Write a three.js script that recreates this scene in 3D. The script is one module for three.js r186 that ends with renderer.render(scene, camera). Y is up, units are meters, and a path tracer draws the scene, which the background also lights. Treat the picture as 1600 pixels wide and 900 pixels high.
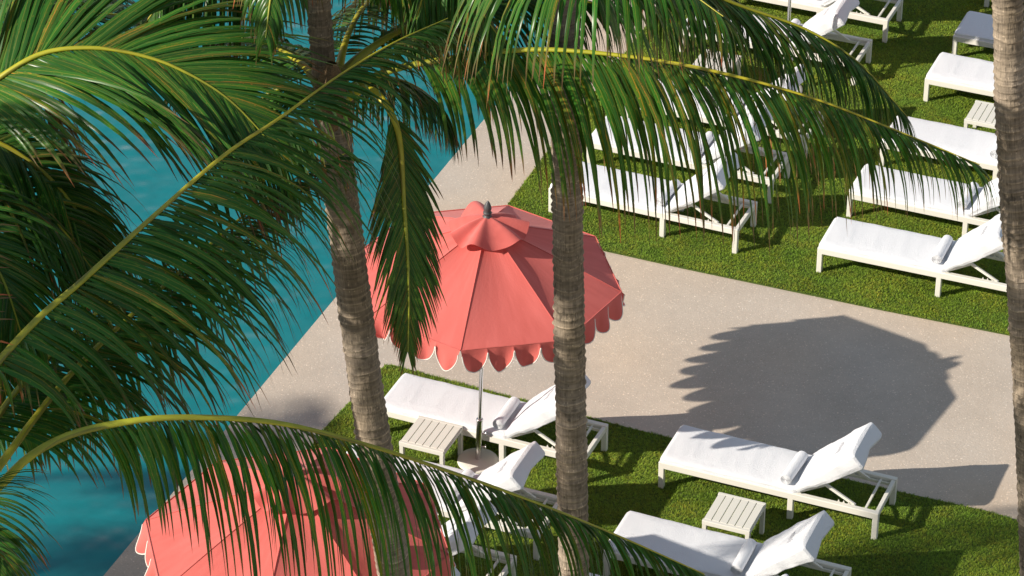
import * as THREE from 'three';
import { RoundedBoxGeometry } from 'three/addons/geometries/RoundedBoxGeometry.js';
import { mergeGeometries, mergeVertices } from 'three/addons/utils/BufferGeometryUtils.js';

// ---------------------------------------------------------------- camera, sky, sun, exposure
const scene = new THREE.Scene();
const camera = new THREE.PerspectiveCamera(10.262, 16 / 9, 1, 400);
camera.position.set(0, 18.421, 28);
const PITCH = 0.57217;
camera.lookAt(0, 18.421 - Math.sin(PITCH) * 10, 28 - Math.cos(PITCH) * 10);

const SUN = new THREE.Vector3(-1.615, 1.0, 0.625).normalize();
{   // a slightly hazy tropical sky: pale blue overhead, milky towards the horizon
  const w = 64, h = 64, d = new Float32Array(w * h * 4);
  for (let y = 0; y < h; y++) for (let x = 0; x < w; x++) {
    const el = ((y + 0.5) / h - 0.5) * Math.PI, t = Math.pow(Math.max(0, Math.sin(el)), 0.55), k = 4 * (y * w + x);
    d[k] = 0.390 - 0.225 * t; d[k + 1] = 0.390 - 0.170 * t; d[k + 2] = 0.385 - 0.085 * t; d[k + 3] = 1;
  }
  const st = new THREE.DataTexture(d, w, h, THREE.RGBAFormat, THREE.FloatType);
  st.mapping = THREE.EquirectangularReflectionMapping; st.magFilter = st.minFilter = THREE.LinearFilter; st.needsUpdate = true;
  scene.background = st; scene.environment = st;
}

const sun = new THREE.DirectionalLight(0xfff5e6, 4.6);
sun.name = 'sun';
sun.position.copy(SUN).multiplyScalar(60);
sun.castShadow = true;
sun.shadow.mapSize.set(4096, 4096);
Object.assign(sun.shadow.camera, { left: -30, right: 30, top: 30, bottom: -30, near: 1, far: 150 });
scene.add(sun, sun.target);

const renderer = new THREE.WebGLRenderer({ antialias: true });
renderer.toneMapping = THREE.LinearToneMapping;
renderer.toneMappingExposure = 1.36;
renderer.shadowMap.enabled = true;

// ---------------------------------------------------------------- helpers
function rng(seed) { let a = seed >>> 0; return () => { a = (a + 0x6d2b79f5) >>> 0; let t = a; t = Math.imul(t ^ (t >>> 15), t | 1); t ^= t + Math.imul(t ^ (t >>> 7), t | 61); return ((t ^ (t >>> 14)) >>> 0) / 4294967296; }; }
const clamp = (x, a, b) => Math.min(b, Math.max(a, x));
const lerp = (a, b, t) => a + (b - a) * t;
const smooth = (a, b, x) => { const t = clamp((x - a) / (b - a), 0, 1); return t * t * (3 - 2 * t); };
function hash3(x, y, z) { let h = Math.imul(x, 374761393) ^ Math.imul(y, 668265263) ^ Math.imul(z, 2147483647 ^ 0x5bd1e995); h = Math.imul(h ^ (h >>> 13), 1274126177); return ((h ^ (h >>> 16)) >>> 0) / 4294967296; }
function noise(x, y = 0, z = 0, px = 0, py = 0) {   // value noise, 0..1; px / py wrap it
  const xi = Math.floor(x), yi = Math.floor(y), zi = Math.floor(z);
  let u = x - xi, v = y - yi, w = z - zi; u = u * u * (3 - 2 * u); v = v * v * (3 - 2 * v); w = w * w * (3 - 2 * w);
  const wx = (i) => px ? ((i % px) + px) % px : i, wy = (i) => py ? ((i % py) + py) % py : i;
  const H = (a, b, c) => hash3(wx(a), wy(b), c);
  const A = lerp(lerp(H(xi, yi, zi), H(xi + 1, yi, zi), u), lerp(H(xi, yi + 1, zi), H(xi + 1, yi + 1, zi), u), v);
  if (w === 0) return A;
  const B = lerp(lerp(H(xi, yi, zi + 1), H(xi + 1, yi, zi + 1), u), lerp(H(xi, yi + 1, zi + 1), H(xi + 1, yi + 1, zi + 1), u), v);
  return lerp(A, B, w);
}
const fbm = (x, y, z, o = 4) => { let s = 0, a = 0.5, n = 0; for (let i = 0; i < o; i++) { s += a * noise(x, y, z); n += a; x *= 2.03; y *= 2.03; z *= 2.03; a *= 0.5; } return s / n; };
const enc = (c) => Math.round(255 * (c <= 0.0031308 ? 12.92 * c : 1.055 * Math.pow(clamp(c, 0, 1), 1 / 2.4) - 0.055));
function tex(w, h, fn, srgb = true, rx = 1, ry = 1) {   // fn(u, v) -> linear rgb (colour) or 0..1 (data)
  const d = new Uint8Array(w * h * 4);
  for (let j = 0; j < h; j++) for (let i = 0; i < w; i++) {
    const c = fn((i + 0.5) / w, (j + 0.5) / h, i, j), k = 4 * (j * w + i);
    if (srgb) { d[k] = enc(c[0]); d[k + 1] = enc(c[1]); d[k + 2] = enc(c[2]); } else { const g = Math.round(255 * clamp(c, 0, 1)); d[k] = d[k + 1] = d[k + 2] = g; }
    d[k + 3] = 255;
  }
  const t = new THREE.DataTexture(d, w, h);
  t.magFilter = THREE.LinearFilter; t.minFilter = THREE.LinearMipmapLinearFilter; t.generateMipmaps = true;
  t.wrapS = t.wrapT = THREE.RepeatWrapping; t.repeat.set(rx, ry);
  if (srgb) t.colorSpace = THREE.SRGBColorSpace;
  t.needsUpdate = true;
  return t;
}
const V = (x, y, z) => new THREE.Vector3(x, y, z);
const rgb = (r, g, b) => new THREE.Color().setRGB(r, g, b);
const counts = {};
function numbered(n) { const k = counts[n] = (counts[n] ?? -1) + 1; return k ? n + '_' + String(k).padStart(3, '0') : n; }
function mesh(name, geo, mat, parent) { const m = new THREE.Mesh(geo, mat); m.name = name; parent.add(m); return m; }
function thing(name, label, category, group, pos, turn = 0) {
  const o = new THREE.Group(); o.name = numbered(name); o.userData = { label, category };
  if (group) o.userData.group = group;
  if (pos) o.position.set(...pos);
  o.rotation.y = turn; scene.add(o); return o;
}
function copyOf(root, label, pos, turn) {
  const c = root.clone(); c.name = numbered(root.name.replace(/_\d{3}$/, '')); c.userData = { ...root.userData, label };
  c.position.set(...pos); c.rotation.y = turn; scene.add(c); return c;
}
function structure(name, geo, mat, label) { const m = mesh(name, geo, mat, scene); m.userData = { kind: 'structure', label, category: name.split('_').pop() }; return m; }
function bar(a, b, w, h, up = V(0, 1, 0)) {   // a square bar from a to b with softened edges
  const d = b.clone().sub(a), L = d.length(); const g = new RoundedBoxGeometry(L, h, w, 2, Math.min(w, h) * 0.14);
  const x = d.normalize(), z = x.clone().cross(up).normalize(), y = z.clone().cross(x);
  g.applyMatrix4(new THREE.Matrix4().makeBasis(x, y, z).setPosition(a.clone().add(b).multiplyScalar(0.5)));
  return g;
}
function gridGeo(nu, nv, fn, closeU = false) {   // fn(u, v) -> [x, y, z]; uv is 0..1
  const p = [], uv = [], ix = [];
  for (let j = 0; j <= nv; j++) for (let i = 0; i <= nu; i++) { p.push(...fn(i / nu, j / nv)); uv.push(i / nu, j / nv); }
  const W = nu + 1;
  for (let j = 0; j < nv; j++) for (let i = 0; i < nu; i++) { const a = j * W + i; ix.push(a, a + 1, a + W, a + 1, a + W + 1, a + W); }
  const g = new THREE.BufferGeometry();
  g.setAttribute('position', new THREE.Float32BufferAttribute(p, 3)); g.setAttribute('uv', new THREE.Float32BufferAttribute(uv, 2)); g.setIndex(ix);
  g.computeVertexNormals();
  if (closeU) { const n = g.attributes.normal; for (let j = 0; j <= nv; j++) { const a = j * W, b = a + nu; const v = V(n.getX(a) + n.getX(b), n.getY(a) + n.getY(b), n.getZ(a) + n.getZ(b)).normalize(); n.setXYZ(a, v.x, v.y, v.z); n.setXYZ(b, v.x, v.y, v.z); } }
  return g;
}

// ---------------------------------------------------------------- materials
const deckMap = tex(2048, 2048, (() => {
  const r = rng(11), N = 2048, chip = new Float32Array(N * N), hue = new Float32Array(N * N);
  for (let k = 0; k < 95000; k++) {   // stone chips of the exposed aggregate
    const cx = r() * N, cy = r() * N, ra = 0.9 + 2.4 * r() * r(), b = r() < 0.25 ? 0.5 + 0.8 * r() : (r() - 0.55) * 0.7, q = 0.6 + 0.6 * r(), an = r() * 3.14, h = r() - 0.5;
    const R = Math.ceil(ra * 1.4);
    for (let y = -R; y <= R; y++) for (let x = -R; x <= R; x++) {
      const ux = x * Math.cos(an) + y * Math.sin(an), uy = (-x * Math.sin(an) + y * Math.cos(an)) / q;
      if (ux * ux + uy * uy < ra * ra) { const i = (((cy + y) | 0) + N) % N * N + (((cx + x) | 0) + N) % N; chip[i] = b; hue[i] = h; }
    }
  }
  return (u, v, i, j) => {
    const k = j * N + i, c = chip[k], h = hue[k];
    const blot = noise(u * 9, v * 9, 0.3, 9, 9) * 0.5 + noise(u * 31, v * 31, 4.3, 31, 31) * 0.3 + noise(u * 90, v * 90, 7.1, 90, 90) * 0.2 - 0.5;
    const warm = noise(u * 6, v * 6, 9.2, 6, 6) - 0.5;
    const g = (hash3(i, j, 5) - 0.5) * 0.16;
    const s = 1 + blot * 0.26 + c * 0.46 + g;
    return [0.490 * s * (1 + 0.10 * warm + 0.12 * h), 0.412 * s, 0.338 * s * (1 - 0.12 * warm - 0.12 * h)];
  };
})(), true);
const deckBump = tex(1024, 1024, (u, v, i, j) => 0.5 * hash3(i >> 1, j >> 1, 3) + 0.5 * noise(u * 200, v * 200, 0.5, 200, 200), false);
const M = {};
M.deck = new THREE.MeshStandardMaterial({ map: deckMap, bumpMap: deckBump, bumpScale: 0.002, roughness: 0.92 });
M.turfBase = new THREE.MeshStandardMaterial({ color: rgb(0.060, 0.095, 0.014), roughness: 1 });
M.turf = new THREE.MeshStandardMaterial({ color: rgb(1, 1, 1), roughness: 0.75, side: THREE.DoubleSide });
M.soil = new THREE.MeshStandardMaterial({ color: rgb(0.12, 0.10, 0.08), roughness: 1 });
M.poolFloor = new THREE.MeshStandardMaterial({
  map: tex(512, 512, (u, v) => { const n = noise(u * 8, v * 8, 0, 8, 8) * 0.6 + noise(u * 40, v * 40, 2, 40, 40) * 0.4; const s = 0.88 + 0.24 * n; return [0.006 * s, 0.205 * s, 0.215 * s]; }), roughness: 0.8,
});
const rip = tex(1024, 1024, (u, v) => { const w = (a, b, f, s) => noise(u * f + a, v * f + b, s, f, f); return 0.5 * w(0, 0, 5, 1.5) + 0.3 * w(0, 0, 13, 3.5) + 0.2 * w(0, 0, 34, 8.5); }, false);
M.water = new THREE.MeshPhysicalMaterial({ color: rgb(0.62, 0.93, 0.97), roughness: 0.02, transmission: 1, thickness: 0, ior: 1.33, bumpMap: rip, bumpScale: 0.16 });
const wv = tex(512, 512, (u, v, i, j) => 0.5 + 0.22 * (hash3(i, j >> 2, 1) - 0.5) + 0.22 * (hash3(i >> 2, j, 2) - 0.5) + 0.4 * (noise(u * 60, v * 60, 0, 60, 60) - 0.5), false);
const terryBump = wv.clone(); terryBump.repeat.set(3, 3); terryBump.needsUpdate = true;
M.paint = new THREE.MeshPhysicalMaterial({ color: rgb(0.74, 0.72, 0.655), roughness: 0.42, clearcoat: 0.15, clearcoatRoughness: 0.4 });
M.tablePaint = new THREE.MeshPhysicalMaterial({ color: rgb(0.68, 0.665, 0.60), roughness: 0.5 });
M.terry = new THREE.MeshPhysicalMaterial({ color: rgb(0.74, 0.755, 0.79), roughness: 1, bumpMap: terryBump, bumpScale: 0.004, sheen: 0.3, sheenRoughness: 0.8, sheenColor: rgb(1, 1, 1), side: THREE.DoubleSide });
M.thread = new THREE.MeshStandardMaterial({ color: rgb(0.42, 0.43, 0.47), roughness: 0.9 });
M.coral = new THREE.MeshPhysicalMaterial({
  map: tex(512, 512, (u, v, i, j) => { const n = 0.6 * noise(u * 7, v * 3, 1.2, 7, 3) + 0.4 * noise(u * 36, v * 9, 3.1, 36, 9), g = 0.05 * (hash3(i, j, 8) - 0.5); const s = 0.90 + 0.18 * n + g; return [0.70 * s, 0.150 * s * (0.92 + 0.16 * n), 0.130 * s * (0.9 + 0.2 * n)]; }),
  bumpMap: wv, bumpScale: 0.0015, roughness: 1, transmission: 0.16, thickness: 0, side: THREE.DoubleSide });
M.piping = new THREE.MeshStandardMaterial({ color: rgb(0.82, 0.78, 0.72), roughness: 0.8 });
M.steel = new THREE.MeshStandardMaterial({ color: rgb(0.66, 0.66, 0.66), metalness: 1, roughness: 0.22 });
M.iron = new THREE.MeshStandardMaterial({ color: rgb(0.09, 0.09, 0.095), roughness: 0.5, metalness: 0.3 });
M.alu = new THREE.MeshStandardMaterial({ color: rgb(0.55, 0.55, 0.54), metalness: 0.9, roughness: 0.4 });

// ---------------------------------------------------------------- ground, pool, lawns
const POOL_A = V(-0.179, 0, -4.552), POOL_D = V(-3.618, 0, 8.882).normalize();          // the pool's straight edge
const POOL_N = V(-POOL_D.z, 0, POOL_D.x).multiplyScalar(1);                              // towards the water
if (POOL_N.x > 0) POOL_N.multiplyScalar(-1);
const poolPt = (s, w) => POOL_A.clone().addScaledVector(POOL_D, s).addScaledVector(POOL_N, w);
const pc = [poolPt(-14, 0), poolPt(24, 0), poolPt(24, 10), poolPt(-14, 10)];
function flat(shape, y, seg = 24) { const g = new THREE.ShapeGeometry(shape, seg); g.rotateX(-Math.PI / 2); g.translate(0, y, 0); return g; }
const toS = (v) => new THREE.Vector2(v.x, -v.z);
function uvMetres(g, k, ox = 0, oz = 0) { const p = g.attributes.position, u = g.attributes.uv; for (let i = 0; i < p.count; i++) u.setXY(i, p.getX(i) * k + ox, p.getZ(i) * k + oz); return g; }
{
  const gnd = new THREE.PlaneGeometry(400, 400); gnd.rotateX(-Math.PI / 2); gnd.translate(0, -1.7, 0);
  structure('ground', gnd, M.soil, 'bare ground that carries the terrace and pool');
  const s = new THREE.Shape([V(-45, 0, -45), V(-45, 0, 45), V(45, 0, 45), V(45, 0, -45)].map(toS));
  s.holes.push(new THREE.Path(pc.map(toS)));
  structure('terrace', uvMetres(flat(s, 0), 1 / 5.2, 0.13, 0.37), M.deck, 'beige exposed-aggregate terrace between the pool and the lawns');
  const ws = new THREE.Shape(pc.map(toS));
  structure('pool_floor', uvMetres(flat(ws, -1.35), 0.4), M.poolFloor, 'turquoise plastered floor of the swimming pool');
  const walls = [];
  for (let i = 0; i < 4; i++) { const a = pc[i], b = pc[(i + 1) % 4]; walls.push(gridGeo(8, 2, (u, v) => [lerp(a.x, b.x, u), lerp(-1.36, -0.001, v), lerp(a.z, b.z, u)])); }
  const pm = M.poolFloor.clone(); pm.side = THREE.DoubleSide;
  structure('pool_wall', mergeGeometries(walls), pm, 'turquoise side walls of the swimming pool');
  structure('water', uvMetres(flat(ws, -0.07), 0.22), M.water, 'clear teal water of the swimming pool');
}
const lawnU = [[-0.10, -2.02], [-0.06, -2.25], [0.348, -3.318], [3.05, -9.95], [14, -9.95], [14, 3.55], [9, 1.75], [5.161, 0.317], [3.803, -0.193], [1.823, -0.982], [1.003, -1.33], [0.45, -1.62], [0.12, -1.83]];
const lawnL = [[-1.30, 0.87], [-1.821, 1.903], [-7.0, 14.6], [6.8, 14.6], [6.6, 7], [6.2, 5.0], [5.75, 4.2], [5.3, 3.78], [4.835, 3.51], [4.55, 3.362], [4.198, 3.223], [3.724, 3.042], [1.205, 2.00], [-1.1, 0.93], [-1.22, 0.87]];
function inside(poly, x, z) { let c = false; for (let i = 0, j = poly.length - 1; i < poly.length; j = i++) { const [xi, zi] = poly[i], [xj, zj] = poly[j]; if ((zi > z) !== (zj > z) && x < (xj - xi) * (z - zi) / (zj - zi) + xi) c = !c; } return c; }
{
  const r = rng(5), tuft = [];
  for (let v = 0; v < 3; v++) {
    const p = [], ix = [];
    for (let k = 0; k < 8; k++) {
      const a = r() * 6.283, l = 0.008 + 0.013 * r(), h = 0.011 + 0.010 * r(), ox = (r() - 0.5) * 0.018, oz = (r() - 0.5) * 0.018, w = 0.0019, n = p.length / 3;
      const cx = Math.cos(a), cz = Math.sin(a), tx = -cz * w, tz = cx * w;
      p.push(ox - tx, 0, oz - tz, ox + tx, 0, oz + tz, ox + cx * l * 0.45 + tx * 0.8, h * 0.7, oz + cz * l * 0.45 + tz * 0.8, ox + cx * l * 0.45 - tx * 0.8, h * 0.7, oz + cz * l * 0.45 - tz * 0.8, ox + cx * l, h, oz + cz * l);
      ix.push(n, n + 1, n + 2, n, n + 2, n + 3, n + 3, n + 2, n + 4);
    }
    const g = new THREE.BufferGeometry(); g.setAttribute('position', new THREE.Float32BufferAttribute(p, 3)); g.setIndex(ix); g.computeVertexNormals(); tuft.push(g);
  }
  const lawns = [['upper', lawnU, [-0.3, 7.2, -9.6, 1.6], 'artificial green lawn under the rows of loungers beyond the terrace'], ['lower', lawnL, [-3.6, 5.6, 0.8, 5.4], 'artificial green lawn with a curved corner below the parasol shadow']];
  for (const [, poly, [x0, x1, z0, z1], label] of lawns) {
    const s = new THREE.Shape(poly.map(([x, z]) => new THREE.Vector2(x, -z)));
    const g = new THREE.ExtrudeGeometry(s, { depth: 0.012, bevelEnabled: false, curveSegments: 12 }); g.rotateX(-Math.PI / 2); g.translate(0, 0.002, 0);
    structure(numbered('lawn'), g, M.turfBase, label);
    const list = [[], [], []], cell = 0.0185;
    for (let x = x0; x < x1; x += cell) for (let z = z0; z < z1; z += cell) {
      const px = x + (r() - 0.5) * cell * 1.3, pz = z + (r() - 0.5) * cell * 1.3;
      if (!inside(poly, px, pz)) continue;
      list[(r() * 3) | 0].push([px, pz]);
    }
    const m4 = new THREE.Matrix4(), q = new THREE.Quaternion(), c = new THREE.Color();
    list.forEach((L, v) => {
      const im = new THREE.InstancedMesh(tuft[v], M.turf, L.length);
      L.forEach(([px, pz], i) => {
        const patch = fbm(px * 1.6, pz * 1.6, 3.3, 3), lay = noise(px * 7, pz * 7, 8.1), sc = 0.8 + 0.45 * r();
        q.setFromEuler(new THREE.Euler((noise(px * 2.5, pz * 2.5, 1) - 0.5) * 0.9, r() * 6.283, (noise(px * 2.5, pz * 2.5, 6) - 0.5) * 0.9));
        m4.compose(V(px, 0.013, pz), q, V(sc, sc, sc)); im.setMatrixAt(i, m4);
        const k = (0.68 + 0.6 * r()) * (0.78 + 0.44 * patch), yel = 0.75 + 0.55 * lay * r() + 0.35 * (patch - 0.5);
        im.setColorAt(i, c.setRGB(0.220 * k * yel, 0.285 * k, 0.016 * k));
      });
      im.name = numbered('turf_blades'); im.userData = { kind: 'stuff', label: 'short green blades of the artificial lawn', category: 'grass' };
      scene.add(im);
    });
  }
}

// ---------------------------------------------------------------- sun loungers
const LL = 2.2, LW = 0.643, LH = 0.322;   // frame length, width, height
function softPad(len, wid, thick, { nx = 56, nz = 22, seed = 1, wr = 0.004, round = 0.03, crown = 0.012, grow = 0, ear = 0, hang = 0, blunt = 0.5, edge = 0.035 } = {}) {
  // a cloth-covered pad: closed cross-section swept from x = 0 to len, z across, y up from 0 to thick
  const ring = 44, prof = [];
  for (let k = 0; k < ring; k++) {
    const a = k / ring * Math.PI * 2, c = Math.cos(a), s = Math.sin(a), e = 0.28;
    prof.push([Math.sign(c) * Math.pow(Math.abs(c), e), Math.sign(s) * Math.pow(Math.abs(s), e * 1.1)]);
  }
  const g = gridGeo(ring, nx, (u, v) => {
    const k = Math.round(u * ring) % ring, [pz, py] = prof[k];
    const e0 = clamp(v * len / edge, 0, 1), e1 = clamp((1 - v) * len / edge, 0, 1);
    const f = Math.sqrt(Math.max(0, 1 - (1 - e0) * (1 - e0))) * Math.sqrt(Math.max(0, 1 - (1 - e1) * (1 - e1)));
    const th = thick + grow * Math.pow(v, 1.6);
    const fz = lerp(0.93, 1, f), fy = lerp(blunt, 1, f);
    let x = v * len, z = pz * wid / 2 * fz, top = py > 0;
    let y = th / 2 + py * th / 2 * fy;
    const across = 1 - pz * pz;
    if (top) y += crown * across * f;
    const fold = fbm(x * 5 + seed * 9, z * 9, seed, 3) - 0.5, fold2 = noise(x * 26 + z * 14 + seed * 3, z * 5, seed) - 0.5;
    y += (fold * wr * 4 + fold2 * wr * 0.8) * (top ? f : 1.2);
    z += (noise(x * 11, seed * 5.1 + py * 2, 2.2) - 0.5) * wr * 3 * Math.sign(pz);
    if (!top) { y -= hang * (0.5 + noise(x * 9, pz * 1.5 + 3, seed)) * smooth(0.05, 0.5, v) * Math.abs(pz); }
    if (ear && v > 0.93) { const q = smooth(0.90, 1, v) * Math.pow(Math.abs(pz), 10); x += ear * q; if (top) y += ear * 0.35 * q; }
    return [x, y, z];
  }, true);
  const uv = g.attributes.uv, p = g.attributes.position;
  for (let i = 0; i < uv.count; i++) uv.setXY(i, p.getX(i), p.getZ(i) + p.getY(i) * 1.0);
  // end caps
  const caps = [];
  for (const end of [0, nx]) {
    const c = V(0, 0, 0); const W = ring + 1; for (let k = 0; k < ring; k++) c.add(V().fromBufferAttribute(p, end * W + k)); c.multiplyScalar(1 / ring);
    const q = [c.x, c.y, c.z], t = [c.x, c.z], ix = [];
    for (let k = 0; k <= ring; k++) { q.push(p.getX(end * W + k), p.getY(end * W + k), p.getZ(end * W + k)); t.push(p.getX(end * W + k), p.getZ(end * W + k)); if (k < ring) end ? ix.push(0, k + 2, k + 1) : ix.push(0, k + 1, k + 2); }
    const cg = new THREE.BufferGeometry(); cg.setAttribute('position', new THREE.Float32BufferAttribute(q, 3)); cg.setAttribute('uv', new THREE.Float32BufferAttribute(t, 2)); cg.setIndex(ix); cg.computeVertexNormals(); caps.push(cg);
  }
  return mergeGeometries([g, ...caps]);
}
const HU = 1.385, HA = 0.77, BL = 0.765;     // hinge position, backrest angle, backrest length
function makeLounger(seed) {
  const t = new THREE.Group(); t.name = 'sun_lounger';
  const x0 = -LL / 2, x1 = LL / 2, zn = LW / 2, P = M.paint, r = 0.055, rh = 0.072, yr = LH - rh / 2;
  for (const s of [1, -1]) {
    mesh('side_rail', bar(V(x0, yr, s * (zn - r / 2)), V(x1, yr, s * (zn - r / 2)), r, rh), P, t);
    for (const u of [r / 2 + 0.001, 1.306 + r / 2, LL - r / 2 - 0.001]) {
      const g = new RoundedBoxGeometry(r, LH - rh + 0.004, r, 2, 0.006); g.translate(x0 + u, (LH - rh) / 2 + 0.012, s * (zn - r / 2)); mesh('leg', g, P, t);
    }
    // strut that props the backrest, and the notched rack it rests in
    const c = Math.cos(HA), sn = Math.sin(HA), zs = s * (zn - 0.095);
    const a = V(x0 + HU + 0.245, LH + 0.135, zs), b = V(x0 + HU + 0.56, LH - 0.03, zs);
    mesh('pivot_arm', bar(V(x0 + HU - 0.01, LH - 0.01, zs + s * 0.026), V(x0 + HU + 0.26, LH + 0.145, zs + s * 0.026), 0.024, 0.032), P, t);
    mesh('strut', bar(a, b, 0.022, 0.030), P, t);
    const rack = [bar(V(x0 + HU + 0.06, LH - 0.045, zs + s * 0.014), V(x1 - r, LH - 0.045, zs + s * 0.014), 0.012, 0.03)];
    for (let k = 0; k < 4; k++) { const tooth = new THREE.ConeGeometry(0.022, 0.04, 4); tooth.rotateY(0.785); tooth.scale(1, 1, 0.3); tooth.translate(x0 + HU + 0.40 + k * 0.05, LH - 0.014, zs + s * 0.014); rack.push(tooth.index ? tooth.toNonIndexed() : tooth); }
    mesh('notch_rack', mergeGeometries(rack.map((g) => { const n = g.index ? g.toNonIndexed() : g; return n; })), P, t);
    mesh('backrest_bar', bar(V(x0 + HU - 0.02, LH - 0.012, s * (zn - 0.075)), V(x0 + HU + c * 0.74, LH + sn * 0.74 - 0.012, s * (zn - 0.075)), 0.03, 0.028), P, t);
  }
  mesh('end_rail', bar(V(x0 + r / 2, yr - 0.003, -zn + r), V(x0 + r / 2, yr - 0.003, zn - r), r, rh - 0.008), P, t);
  mesh('end_rail', bar(V(x1 - r / 2, yr - 0.003, -zn + r), V(x1 - r / 2, yr - 0.003, zn - r), r * 0.7, rh - 0.008), P, t);
  mesh('cross_bar', bar(V(x0 + HU + 0.665, LH - 0.036, -zn + r), V(x0 + HU + 0.665, LH - 0.036, zn - r), 0.022, 0.022), P, t);
  mesh('cross_bar', bar(V(x0 + HU - 0.03, LH - 0.05, -zn + r), V(x0 + HU - 0.03, LH - 0.05, zn - r), 0.03, 0.03), P, t);
  const seat = softPad(HU - 0.0, LW - 0.03, 0.075, { seed, wr: 0.0036, crown: 0.016 }); seat.translate(x0 + 0.006, LH - 0.028, 0);
  mesh('seat_cover', seat, M.terry, t);
  const back = softPad(BL, LW - 0.005, 0.075, { seed: seed + 4, wr: 0.0062, crown: 0.012, grow: 0.075, ear: 0.006, hang: 0.045, blunt: 0.72, edge: 0.022 });
  back.translate(0, -0.03, 0);
  // the pad swells downward towards its hooded top
  { const p = back.attributes.position; for (let i = 0; i < p.count; i++) { const v = clamp(p.getX(i) / BL, 0, 1); p.setY(i, p.getY(i) - 0.075 * Math.pow(v, 1.6)); } back.computeVertexNormals(); }
  const bk = new THREE.Matrix4().makeRotationZ(HA).setPosition(x0 + HU - 0.005, LH + 0.028, 0);
  back.applyMatrix4(bk);
  const bm = mesh('backrest_cover', back, M.terry, t);
  // embroidered script on the backrest
  const rr = rng(77 + seed), strokes = [];
  for (let w = 0; w < 6; w++) {
    const pts = []; for (let k = 0; k < 6; k++) pts.push(V(0.50 + (k % 2 ? 0.024 : -0.018) * (0.5 + rr()) * (w === 0 || w === 3 ? 1.6 : 0.9), 0.060, 0.085 - w * 0.028 - k * 0.0085 + 0.006 * rr()));
    strokes.push(new THREE.TubeGeometry(new THREE.CatmullRomCurve3(pts), 18, 0.0015, 4));
  }
  const st = mergeGeometries(strokes); st.applyMatrix4(bk); mesh('embroidered_script', st, M.thread, bm);
  return t;
}
function makeRoll() {   // a rolled hand towel: a spiral of cloth seen at both ends
  const R = 0.058, L = 0.44, side = gridGeo(64, 40, (u, v) => {
    const a = u * Math.PI * 2, x = (v - 0.5) * L, e = Math.pow(Math.abs(v - 0.5) * 2, 10);
    const rr = R * (1 - 0.06 * e) + 0.0035 * (fbm(Math.cos(a) * 2 + 5, Math.sin(a) * 2, x * 14, 3) - 0.5) + (u > 0.94 ? 0.005 * (u - 0.94) / 0.06 : 0);
    return [Math.cos(a) * rr, Math.sin(a) * rr * 0.93, x];
  });
  const parts = [side];
  for (const s of [1, -1]) parts.push(gridGeo(64, 44, (u, v) => {
    const a = u * Math.PI * 2, rr = R * 0.945 * (1 - v); const turn = ((rr / 0.0125 + s * u) % 1 + 1) % 1;
    return [Math.cos(a) * rr, Math.sin(a) * rr * 0.93, s * (L / 2 - 0.001 + 0.012 * Math.pow(Math.sin(turn * Math.PI), 0.7) - 0.01 + 0.008 * v)];
  }));
  const g = mergeGeometries(parts);
  const uv = g.attributes.uv; for (let i = 0; i < uv.count; i++) uv.setXY(i, uv.getX(i) * 0.33, uv.getY(i) * 0.42);
  return g;
}
const loungerA = [makeLounger(1), makeLounger(2.7), makeLounger(5.3)];
const rollGeo = makeRoll();
const rows = [   // centre x, z, turn in degrees, where it stands
  [2.547, 3.107, -22.42, 'touched by the scalloped parasol shadow'],
  [1.982, 4.504, -22.61, 'across the sunlit slatted table from the parasol shadow'],
  [1.570, 5.441, -22.61, 'two rows below the parasol shadow'],
  [-0.194, 2.218, -22.83, 'under the coral parasol at the lawn corner'],
  [-0.645, 3.420, -22.61, 'just below the base of the steel parasol pole'],
  [-1.092, 4.329, -22.61, 'second row below the steel parasol pole'],
  [-1.421, 5.256, -22.61, 'beside the edge of the frond-covered parasol'],
  [4.387, -0.785, -21.69, 'along the terrace beside the right palm trunk'],
  [4.805, -1.896, -22.61, 'second from the terrace under the frond tip'],
  [5.270, -2.992, -22.61, 'just below the half-hidden slatted table'],
  [5.927, -4.469, -22.61, 'just above the half-hidden slatted table'],
  [6.373, -5.505, -22.61, 'mostly in shade behind the right palm trunk'],
  [6.925, -6.813, -22.61, 'beyond the shaded lounger with one leg in view'],
  [1.536, -1.981, -23.20, 'along the terrace behind the middle palm trunk'],
  [1.975, -3.006, -22.61, 'behind hanging leaflets, second from the terrace'],
  [2.423, -3.930, -22.61, 'almost hidden by the yellow-ribbed frond'],
  [3.136, -5.672, -22.61, 'with its raised backrest above the arching frond'],
  [3.611, -6.737, -22.88, 'in the farthest row with an open head frame'],
];
rows.forEach(([x, z, deg, where], i) => {
  const src = loungerA[(i * 2 + (i > 6 ? 1 : 0)) % 3];
  const l = copyOf(src, 'white sun lounger ' + where, [x, 0, z], THREE.MathUtils.degToRad(deg));
  l.userData.category = 'sun lounger'; l.userData.group = 'white sun loungers on the lawns';
  const roll = mesh(numbered('rolled_towel'), rollGeo, M.terry, scene);
  const jit = rng(40 + i), a = THREE.MathUtils.degToRad(deg), u = HU - LL / 2 - 0.085 - 0.03 * jit(), v = 0.05 + 0.03 * (jit() - 0.5);
  roll.position.set(x + u * Math.cos(a) + v * Math.sin(a), LH + 0.047 + 0.066, z - u * Math.sin(a) + v * Math.cos(a)); roll.rotation.set(0, a + (jit() - 0.5) * 0.12, 0);
  roll.userData = { label: 'rolled white towel on the lounger ' + where, category: 'towel', group: 'rolled towels on the loungers' };
});

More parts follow.
